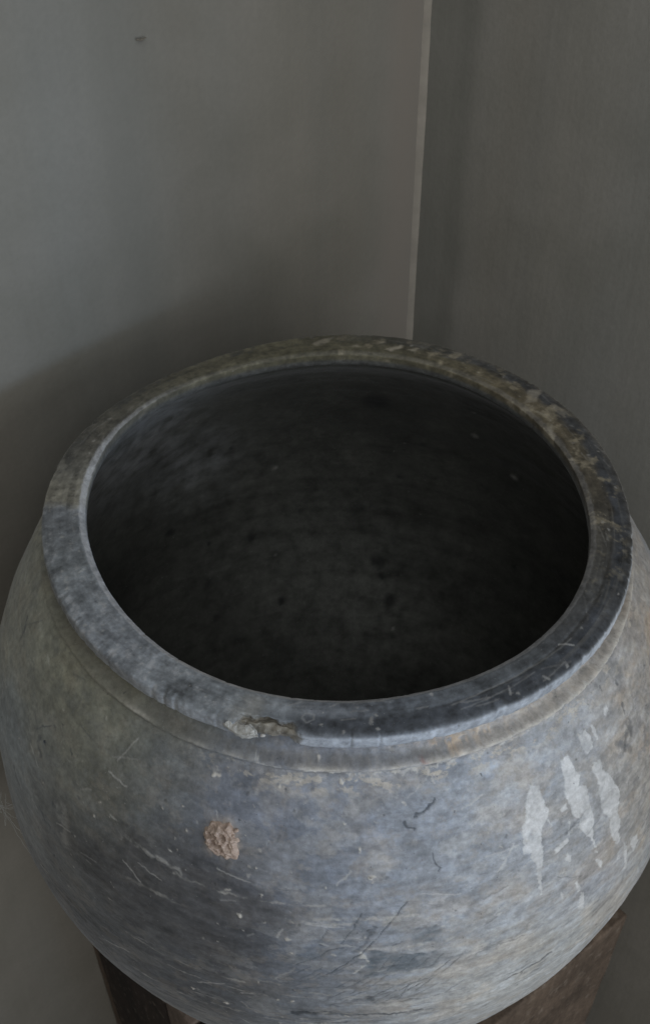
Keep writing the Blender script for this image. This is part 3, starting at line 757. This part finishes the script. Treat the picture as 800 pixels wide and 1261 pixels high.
# ---- rim
def rim_mesh():
    th = columns(1100, 420)
    # cross-section (radius, z): under the lip, round the outer edge, over the top, down the throat
    pr = [(.930, -.060), (.958, -.076), (.978, -.079), (.992, -.076), (.999, -.068), (1.0015, -.058), (1.0015, -.045), (1.001, -.035), (.9985, -.027), (.992, -.0205), (.983, -.0175),
          (.965, -.0135), (.94, -.009), (.91, -.005), (.888, -.0025), (.879, -.002), (.875, -.0035), (.866, -.0105), (.8575, -.0185), (.855, -.028), (.8555, -.045), (.860, -.058), (.90, -.066)]
    A = np.array(pr)
    L0 = np.concatenate([[0], np.cumsum(np.linalg.norm(np.diff(A, axis=0), axis=1))])
    s = np.linspace(0, L0[-1], 120)
    rr = pchip(L0, A[:, 0], s); zz = pchip(L0, A[:, 1], s)
    nr, nc = len(s), len(th)
    R0, T = np.meshgrid(rr, th, indexing='ij'); Z0, _ = np.meshgrid(zz, th, indexing='ij')
    r, t, z = R0.ravel(), T.ravel(), Z0.ravel()
    r0 = r.copy()
    deg = (np.degrees(t) + 270) % 360 - 270
    fo, fi = four(FO, t), four(FI, t)
    w = np.clip((r - .8525) / (1 - .8525), 0, 1)
    r = r * (fi * (1 - w) + fo * w)
    bk = np.interp(deg, [-220, -205, -190, -90, -20, 20, 160], [1, .9, .2, .2, .5, 1, 1])
    ch = sst(.884, .870, r0) * sst(-.034, -.026, z) * bk
    z = z * (1 - .75 * ch) - .003 * .75 * ch
    r = r - ch * .006 * sst(.858, .872, r0)
    U = np.stack([r * np.cos(t), r * np.sin(t), z], 1)
    n1 = fbm(U, 5, 4, .55, 300.)
    n2 = fbm(U, 22, 4, .6, 310.)
    n3 = fbm(U, 60, 3, .6, 320.)
    top = sst(-.03, -.012, z)
    outer = sst(.965, .995, r0)
    inner = sst(.885, .862, r0)
    z = z + top * (.0035 * n1 + .0009 * n2 + .0005 * n3)
    # nicked outer arris
    nick = sst(.25, .6, fbm(np.stack([np.cos(t), np.sin(t), 0 * t], 1), 16, 3, .6, 330.)) + .6 * sst(.2, .5, fbm(np.stack([np.cos(t), np.sin(t), 0 * t], 1), 50, 2, .6, 335.))
    r = r + outer * (.0022 * n2 + .0010 * n3 - .005 * nick)
    z = z - outer * top * .006 * nick
    nin = sst(.2, .6, fbm(np.stack([np.cos(t), np.sin(t), 0 * t], 1), 22, 3, .6, 340.))
    r = r + inner * (.0012 * n2 + .0022 * nin)
    # shallow groove turned into the top on the right
    g = np.exp(-(((r0 - .925 - .006 * np.sin(t * 3)) / .006) ** 2)) * np.exp(-(((deg + 30) / 40) ** 2))
    z = z - g * .004
    # the old chip broken out of the lip at the front
    dch = np.abs((deg + 102.5) / 5.2)
    chip = sst(1.15, .75, dch + .25 * n2) * sst(.955, .985, r0 + .012 * n2)
    r = r - chip * .030 * (.8 + .5 * n2)
    z = z - chip * top * (.020 + .01 * n3)
    P = np.stack([r * np.cos(t), r * np.sin(t), z], 1)

    # patina round the rim
    key = np.array([(-200, 74, 73, 70), (-190, 92, 92, 90), (-184, 104, 103, 98), (-180.5, 104, 103, 98), (-178.5, 86, 90, 97), (-160, 92, 97, 104), (-140, 98, 103, 112), (-120, 100, 105, 113), (-104, 90, 95, 102), (-95, 80, 84, 92), (-80, 72, 77, 86), (-60, 64, 68, 74), (-40, 56, 58, 62), (-20, 54, 54, 54), (0, 58, 55, 50), (20, 70, 65, 55), (40, 80, 74, 62), (60, 78, 74, 62), (80, 70, 68, 58), (100, 74, 72, 60), (125, 78, 76, 66), (145, 70, 69, 64), (160, 74, 73, 70)], float)
    dk = (deg + .0 + 3.2 * n1 + 200) % 360 - 200
    col = np.stack([np.interp(dk, key[:, 0], lin(key[:, 1 + i])) for i in range(3)], 1) * np.array([1.56, 1.52, 1.40])
    m1 = fbm(U, 9, 5, .62, 350.)
    m2 = fbm(U, 28, 5, .62, 360.)
    # streaks dragged round the rim
    st = fbm(np.stack([np.cos(t) * 1.6, np.sin(t) * 1.6, r0 * 42], 1), 1.0, 4, .6, 370.)
    col *= (1 + .45 * m1 + .58 * m2 + .40 * st)[:, None].clip(.3, 2.2)
    front = np.exp(-(((deg + 68) / 36) ** 2))
    # outer half blackened from the front round to the right; greyer towards the mouth
    ob_ = sst(.915, .95, r0 + .02 * m1) * sst(-108, -90, deg) * sst(110, 40, deg) * top
    k = (ob_ * .85)[:, None]
    col = col * (1 - k) + np.array([.036, .041, .05]) * (1 + .9 * m2 + .8 * m1)[:, None].clip(.2, 3) * k
    # beige lime left in patches on the right and the back
    bp = sst(.12, .42, fbm(U, 11, 5, .65, 380.)) * sst(-45, 0, deg) * sst(125, 80, deg) * sst(1.0, .95, r0)
    k = (bp * .72)[:, None].clip(0, 1)
    col = col * (1 - k) + np.array([.26, .228, .165]) * (1 + .6 * m2)[:, None].clip(.4, 1.8) * k
    bp = sst(.15, .5, st) * sst(-75, -35, deg) * sst(35, 5, deg) * np.exp(-(((r0 - .93) / .03) ** 2))
    k = (bp * .55)[:, None].clip(0, 1)
    col = col * (1 - k) + np.array([.25, .235, .20]) * k
    # dark worn patch on the outer edge at the back left
    dkp = sst(-0.1, .25, fbm(U, 9, 5, .65, 385.)) * sst(.925, .955, r0 + .03 * m1) * (sst(-187, -192, deg) + sst(150, 158, deg) * sst(178, 170, deg)) * top
    k = (dkp * .75)[:, None].clip(0, 1)
    col = col * (1 - k) + np.array([.052, .052, .050]) * k
    lf = sst(-185, -170, deg) * sst(-95, -120, deg)
    sp = (sst(.22, .55, m2 + .3 * n3) * lf * .5)[:, None]
    col = col * (1 - sp) + np.array([.33, .33, .34]) * sp
    # outer face: blue-grey, painted lighter towards the lit right
    face = sst(-.022, -.034, z) * sst(.975, .99, r0)
    k = (face * .8)[:, None]
    fc = np.stack([np.interp(deg, [-200, -150, -110, -90, -40, 0, 30], v) for v in ([.13, .14, .20, .30, .37, .33, .16], [.13, .14, .21, .325, .395, .34, .16], [.12, .135, .225, .365, .43, .35, .15])], 1)
    col = col * (1 - k) + fc * (1 + .5 * m2 + .5 * st)[:, None].clip(.4, 1.7) * k
    # inner arris: pale highlight painted on, strongest on the lit left
    ia = sst(.8555, .8575, r0) * sst(.8785, .875, r0 + .004 * m2) * sst(-.030, -.020, z) * (.8 + .5 * m2).clip(.2, 1)
    ia *= np.interp(deg, [-230, -200, -180, -120, -80, -20, 60, 120, 130], [.1, .6, .9, .9, .55, .25, .12, .1, .1])
    col = col * (1 - ia[:, None]) + np.array([.42, .42, .43]) * ia[:, None]
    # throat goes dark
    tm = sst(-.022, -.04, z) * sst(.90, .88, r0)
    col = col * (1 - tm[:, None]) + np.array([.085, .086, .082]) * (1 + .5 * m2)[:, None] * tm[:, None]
    # grey smear across the rim above the chip
    sm = np.exp(-np.abs((deg + 106.5 + 18 * (r0 - .95) + 2.0 * m1) / 2.6) ** 3) * sst(.875, .90, r0) * top * .75
    col = col * (1 - sm[:, None]) + np.array([.215, .215, .205]) * sm[:, None]
    k = (chip * .9)[:, None].clip(0, 1)
    col = col * (1 - k) + np.array([.175, .155, .12]) * (1 + .5 * m2)[:, None] * k

    L = np.stack([np.radians(deg) * .94, r0], 1)
    jit = np.stack([fbm(U, 40, 3, .6, 390.), fbm(U, 40, 3, .6, 395.)], 1) * .010
    tp = top > .5

    def near(pts, m):
        A_ = np.array(pts)
        return np.where(tp & (L[:, 0] > A_[:, 0].min() - m) & (L[:, 0] < A_[:, 0].max() + m) & (L[:, 1] > A_[:, 1].min() - m) & (L[:, 1] < A_[:, 1].max() + m))[0]

    def loc(pts):
        o_ = []
        for a_, b_ in pts:
            a_ = (a_ + 270) % 360 - 270
            q = math.radians(a_); f1, f0 = float(four(FO, np.array([q]))[0]), float(four(FI, np.array([q]))[0])
            ww = min(max((b_ - .8525) / .1475, 0), 1)
            o_.append((q * .94, min(b_ / (f0 * (1 - ww) + f1 * ww), .992)))
        return o_

    def paint(ix, k_, c): col[ix] = col[ix] * (1 - k_[:, None]) + np.array(c) * k_[:, None]
    for pts, s_ in RIMP:
        q = loc(pts); ix = near(q, .05)
        paint(ix, sst(.006, -.006, poly_sd(L[ix] + jit[ix], q)) * s_, (.36, .325, .26))
    for pts, w_, s_ in RIMS:
        q = loc(pts); ix = near(q, .05); w_ = max(w_, .0055)
        paint(ix, sst(w_ * .7, w_ * .2, seg_dist(L[ix] + jit[ix] * .3, q)) * s_ * .6, (.40, .40, .39))
    rs = np.random.RandomState(21)
    for i in range(170):
        q = np.array([rs.uniform(-math.pi * 1.2, math.pi * .45) * .94, rs.uniform(.88, .985)])
        if rs.rand() < .6:
            w_ = rs.uniform(.004, .010); ix = near([q], .03)
            kk = sst(w_, w_ * .3, np.linalg.norm(L[ix] + jit[ix] - q, axis=1)) * rs.uniform(.2, .5)
        else:
            q2 = q + rs.uniform(.02, .1) * np.array([rs.choice([-1, 1]), rs.normal(0, .25)])
            ix = near([q, q2], .02)
            kk = sst(.0045, .0015, seg_dist(L[ix] + jit[ix] * .5, [q, q2])) * rs.uniform(.06, .2)
        paint(ix, kk, (.40, .39, .37) if rs.rand() < .6 else (.03, .03, .035))
    return grid_mesh('rim', P, nr, nc, col.clip(.010, .7), mat=RIMM, closed=True)


put(rim_mesh())


# ---- lump of dried mortar and crusty flake on the chip
def lump(name, seed, scale, mat, sub=5, ridg=.35, freq=3.0):
    bm = bmesh.new()
    bmesh.ops.create_icosphere(bm, subdivisions=sub, radius=1)
    V = np.array([v.co[:] for v in bm.verts])
    n = fbm(V, 1.3, 3, .5, seed)
    rd = 1 - np.abs(fbm(V, freq, 3, .55, seed + 7, (1, .55, 1))) * 2.6
    n2_ = fbm(V, 4.5, 3, .5, seed + 3)
    cr = 1 - np.abs(fbm(np.stack([V[:, 0] * 1.9 + .4 * V[:, 1], V[:, 1] * .9 - .5 * V[:, 0], V[:, 2] * .3], 1), freq * .8, 3, .5, seed + 7)) * 3.2
    for v, a_, b_, c_ in zip(bm.verts, n, n2_, cr):
        s_ = 1 + .48 * a_ + .12 * b_
        v.co = Vector((v.co.x * s_ * scale[0], v.co.y * s_ * scale[1], v.co.z * (s_ + ridg * (c_ - .5)) * scale[2]))
    for f in bm.faces: f.smooth = True
    me = bpy.data.meshes.new(name); bm.to_mesh(me); bm.free()
    me.materials.append(mat)
    o = bpy.data.objects.new(name, me); C.objects.link(o)
    return o


def stick(o, deg, z, r, nz, roll=0., out=0.):
    """stand o on the pot wall, local z along the outward normal"""
    q = math.radians(deg)
    nrm = Vector((math.cos(q), math.sin(q), nz)).normalized()
    tan_ = Vector((-math.sin(q), math.cos(q), 0))
    up = nrm.cross(tan_)
    M = Matrix((tan_, up, nrm)).transposed().to_4x4() @ Matrix.Rotation(roll, 4, 'Z')
    p = Vector((r * math.cos(q) + float(axis_shift(np.array(z))), r * math.sin(q), z)) * S + nrm * out * S
    o.matrix_basis = Matrix.Translation(O - pot.location + p) @ M
    o.parent = pot


t = NT('dried_mortar')
v = t.coord()
geo = t.n('ShaderNodeNewGeometry')
n = t.noise(v, 260, 5, .6)
c = t.mix(t.ramp(n, [(.3, 0.), (.7, 1.)]), (.25, .18, .14), (.42, .335, .28))
t.link(c, t.b.inputs['Base Color']); t.b.inputs['Roughness'].default_value = .95
t.link(t.bump(n, .0016, .8), t.b.inputs['Normal'])
la, lz = LUMP
lr = float(pchip(bz, br, np.array([-lz]))[0])
nr_, na_ = 34, 84
tt_, rr0 = np.meshgrid(np.linspace(0, 2 * math.pi, na_, endpoint=False), np.linspace(0.02, 1, nr_), indexing='xy')
tt_, rr0 = tt_.ravel(), rr0.ravel()
edge = .057 * (1 + .42 * fbm(np.stack([np.cos(tt_) * 1.3, np.sin(tt_) * 1.3, 0 * tt_ + 3.3], 1), 1.0, 4, .6, 411.))
xx, yy = rr0 * edge * np.cos(tt_), rr0 * edge * np.sin(tt_) * 1.05
q_ = np.stack([xx * 1.0 + yy * .5, yy * .5 - xx * .35, 0 * xx], 1)
rg = 1 - np.abs(fbm(q_, 34, 3, .5, 415.)) * 3.4
rg2 = fbm(np.stack([xx, yy, 0 * xx], 1), 60, 3, .6, 417.)
hh = (1 - rr0 ** 5) * (.009 + .017 * rg.clip(-.4, 1) + .010 * rg2) - .004
o = grid_mesh('mortar_lump', np.stack([xx, yy, hh], 1), nr_, na_, mat=t.m)
stick(o, la, lz, lr, .62, .5, .0)
o['label'] = 'crumpled pinkish tan lump of dried mortar'
for i in range(7):
    q = random.uniform(0, 6.28); rr_ = random.uniform(.04, .065)
    o = lump('mortar_crumb', 420. + i, tuple(random.uniform(.004, .009) * S for _ in range(3)), t.m, 2, .2)
    stick(o, la + math.degrees(rr_ * math.cos(q) / lr), lz + rr_ * .8 * math.sin(q), float(pchip(bz, br, np.array([-(lz + rr_ * .8 * math.sin(q))]))[0]), .62, q, -.002)
bm = bmesh.new()
out_ = [(-.060, -.006), (-.050, .012), (-.022, .020), (-.004, .014), (.020, .024), (.046, .016), (.058, -.004), (.030, -.020), (-.008, -.024), (-.036, -.016)]
lo = [bm.verts.new((x * .95 * S, y * .9 * S, -.004 * S)) for x, y in out_]
hi = [bm.verts.new((x * .84 * S, y * .72 * S, (.008 + .004 * math.sin(37 * x)) * S)) for x, y in out_]
bm.faces.new(hi); bm.faces.new(lo[::-1])
for i in range(10):
    bm.faces.new((lo[i], lo[(i + 1) % 10], hi[(i + 1) % 10], hi[i]))
bmesh.ops.triangulate(bm, faces=[f for f in bm.faces if len(f.verts) > 4])
bmesh.ops.subdivide_edges(bm, edges=list(bm.edges), cuts=3, use_grid_fill=True)
V = np.array([v_.co[:] for v_ in bm.verts]) / S
for v_, n_ in zip(bm.verts, fbm(V, 45, 3, .6, 431.)):
    v_.co.z += n_ * .007 * S; v_.co.y += n_ * .006 * S
me = bpy.data.meshes.new('crusty_flake'); bm.to_mesh(me); bm.free()
me.materials.append(mat_plain('white_crust', (.33, .325, .305), .9, .3, 400))
o = bpy.data.objects.new('crusty_flake', me); C.objects.link(o)
stick(o, -106.6, -.036, .990, 1.6, -.12, .0)
o['label'] = 'whitish crust on the chipped lip'
for a_, z_, sc_ in ((-103.0, -.050, .008),):
    o = lump('crust_crumb', 440. + a_, (sc_ * S, sc_ * .7 * S, sc_ * .6 * S), mat_plain('grey_crust', (.36, .35, .33), .9, .25, 400), 2, .3)
    stick(o, a_, z_, .985, 1.2)

# ------------------------------------------------------------------ wooden pedestal of boards
H0 = RIM_H - 3.0 * S
SIDE = 2.1 * S
BACK = 1.16 * S
ped = empty('wooden_pedestal', Vector((.046 * S, .31 * S, 0)), math.radians(38), label='square tapered pedestal of old brown boards under the pot', category='pedestal')
TAPER = .03


def board(name, c0, c1, th_, h, nrm_in, mat, top_notch=None, gap=.0012):
    """upright board between two plan points, leaning inwards towards its foot"""
    c0, c1 = Vector(c0), Vector(c1)
    dr = (c1 - c0).normalized()
    c0 = c0 + dr * gap; c1 = c1 - dr * gap
    bm = bmesh.new()
    nx, nz = 10, 28
    ph = random.uniform(0, 50)
    G = {}
    for side in (0, 1):
        for i in range(nx + 1):
            for k in range(nz + 1):
                f = k / nz
                x = c0.lerp(c1, i / nx)
                zt = h
                if top_notch: zt = h - top_notch(i / nx)
                z = zt * f
                sc_ = 1 - TAPER * 2.2 * (1 - z / h)
                p = Vector((x.x * sc_, x.y * sc_, z)) + Vector((nrm_in[0], nrm_in[1], 0)) * th_ * side
                G[side, i, k] = p
    keys = list(G)
    Pn = np.array([G[q][:] for q in keys]) / S
    d_ = fbm(Pn + ph, 3., 3) * .004 * S
    d2 = fbm(Pn + ph, 9., 3, .5, 5.) * .003 * S
    for q, a_, b_ in zip(keys, d_, d2):
        side = q[0]
        off = Vector((nrm_in[0], nrm_in[1], 0)) * (-(a_ + b_) if side == 0 else 0)
        e_ = dr * (b_ * 1.2 if q[1] in (0, nx) else 0)
        tz = Vector((0, 0, (a_ + b_) * 1.5 if q[2] == nz else 0))
        G[q] = bm.verts.new(G[q] + off + e_ + tz)
    for i in range(nx):
        for k in range(nz):
            for side in (0, 1):
                bm.faces.new((G[side, i, k], G[side, i + 1, k], G[side, i + 1, k + 1], G[side, i, k + 1]))
    for k in range(nz):
        for i in (0, nx):
            bm.faces.new((G[0, i, k], G[0, i, k + 1], G[1, i, k + 1], G[1, i, k]))
    for i in range(nx):
        for k in (0, nz):
            bm.faces.new((G[0, i, k], G[0, i + 1, k], G[1, i + 1, k], G[1, i, k]))
    bmesh.ops.recalc_face_normals(bm, faces=bm.faces)
    sh = [e_ for e_ in bm.edges if len(e_.link_faces) == 2 and e_.calc_face_angle(0) > .9]
    bmesh.ops.bevel(bm, geom=sh, offset=.0035, segments=3, affect='EDGES', profile=.6)
    for f in bm.faces: f.smooth = True
    me = bpy.data.meshes.new(name); bm.to_mesh(me); bm.free()
    me.materials.append(mat)
    o = bpy.data.objects.new(name, me); C.objects.link(o); o.parent = ped
    return o


hs = SIDE / 2
TH = .10 * S
# local frame turned 38 degrees: +x,-y corner right/front ...  sides: front-right (y=-hs), back-right (x=+hs), back-left (y=+hs), front-left (x=-hs)
def side_boards(p0, p1, nin, cuts, pales=(), labels={}):
    p0, p1 = Vector((*p0, 0)), Vector((*p1, 0))
    for i, (a_, b_) in enumerate(zip(cuts[:-1], cuts[1:])):
        m = PALEWOOD if i in pales else WOOD
        o = board('side_board', p0.lerp(p1, a_), p0.lerp(p1, b_), TH, H0, nin, m)
        if i in labels: o['label'] = labels[i]


side_boards((-hs, -hs), (hs, -hs), (0, 1), [0, .42, 1])
side_boards((hs, -hs + TH + .001), (hs, BACK - TH - .001), (-1, 0), [0, .5, 1])
side_boards((hs, BACK), (-hs, BACK), (0, -1), [0, .5, 1])
WOOD_KEEP, WOOD = WOOD, mat_wood('shade_toned_wood', (.018, .012, .010), (.034, .023, .018))  # front-left boards: wood colour darkened to carry the shade of that side
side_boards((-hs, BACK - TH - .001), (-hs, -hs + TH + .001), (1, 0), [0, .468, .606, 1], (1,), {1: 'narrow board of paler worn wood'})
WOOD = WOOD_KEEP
for i in range(4):
    bm = bmesh.new()
    w = (hs + BACK - 2 * TH - .004) / 4
    bmesh.ops.create_cube(bm, size=1)
    bmesh.ops.scale(bm, vec=(SIDE - 2 * TH - .004, w - .003, .03), verts=bm.verts)
    bmesh.ops.bevel(bm, geom=list(bm.edges), offset=.003, segments=2, affect='EDGES')
    me = bpy.data.meshes.new('top_board'); bm.to_mesh(me); bm.free()
    me.materials.append(WOOD)
    o = bpy.data.objects.new('top_board', me); C.objects.link(o); o.parent = ped
    o.location = (0, -hs + TH + .002 + w * (i + .5), H0 - .0155)

# ------------------------------------------------------------------ cobweb between the pot and the wall on the left
def thread(bm, p, q, sag, rad):
    p, q = Vector(p), Vector(q)
    N = 14
    prev = None
    ax = (q - p).normalized()
    s1 = ax.orthogonal().normalized(); s2 = ax.cross(s1)
    for i in range(N + 1):
        f = i / N
        x = p.lerp(q, f) + Vector((0, 0, -sag * 4 * f * (1 - f))) + Vector([random.uniform(-1, 1) * sag * .15 for _ in range(3)])
        ring_ = [bm.verts.new(x + (s1 * math.cos(k_) + s2 * math.sin(k_)) * rad) for k_ in (0, 2.09, 4.19)]
        if prev:
            for k_ in range(3):
                bm.faces.new((prev[k_], prev[(k_ + 1) % 3], ring_[(k_ + 1) % 3], ring_[k_]))
        prev = ring_


random.seed(12)
bm = bmesh.new()
knot = (-1.216, -.566, -.985)
for i in range(16):
    q = (knot[0] + random.gauss(0, .014), knot[1] + random.gauss(0, .014), knot[2] + random.gauss(0, .020))
    p = (knot[0] + random.gauss(-.012, .03), knot[1] + random.gauss(.01, .03), knot[2] + random.gauss(0, .035))
    thread(bm, Vector(p) * S, Vector(q) * S, .003, .00016)
for aa, zz_ in ((-152.5, -.93), (-154.5, -1.0), (-150.5, -1.06), (-148.5, -1.16), (-153.5, -1.04)):
    rr_ = float(pchip(bz, br, np.array([-zz_]))[0]) - .003
    p = (rr_ * math.cos(math.radians(aa)) + .014, rr_ * math.sin(math.radians(aa)), zz_)
    thread(bm, Vector(p) * S, Vector(knot) * S, .004, .00016)
thread(bm, Vector(knot) * S, Vector((-1.60, .385, -1.05)) * S, .012, .00014)
thread(bm, Vector(knot) * S, Vector((-1.66, .325, -1.30)) * S, .010, .00014)
me = bpy.data.meshes.new('cobweb'); bm.to_mesh(me); bm.free()
me.materials.append(mat_plain('dusty_silk', (.36, .36, .34), .9, .1))
ob = bpy.data.objects.new('cobweb', me); C.objects.link(ob)
ob.location = O
ob['label'] = 'dusty wisp of cobweb strung between the pot and the wall'
ob['category'] = 'cobweb'

# small brown fleck sticking to the plaster
bm = bmesh.new()
for cx, cz, a_, b_ in ((0, 0, .0030, .0010), (.0034, .0010, .0014, .0009), (-.0038, .0003, .0013, .0006)):
    bmesh.ops.create_icosphere(bm, subdivisions=2, radius=1, matrix=Matrix.Translation((cx, 0, cz)) @ Matrix.Diagonal((a_, .0012, b_, 1)))
me = bpy.data.meshes.new('dirt_fleck'); bm.to_mesh(me); bm.free()
me.materials.append(mat_plain('brown_dirt', (.145, .13, .105), .9, .2))
ob = bpy.data.objects.new('dirt_fleck', me); C.objects.link(ob)
ob.parent = WL
ob.location = (1.581 * S, .002, RIM_H + 1.065 * S)
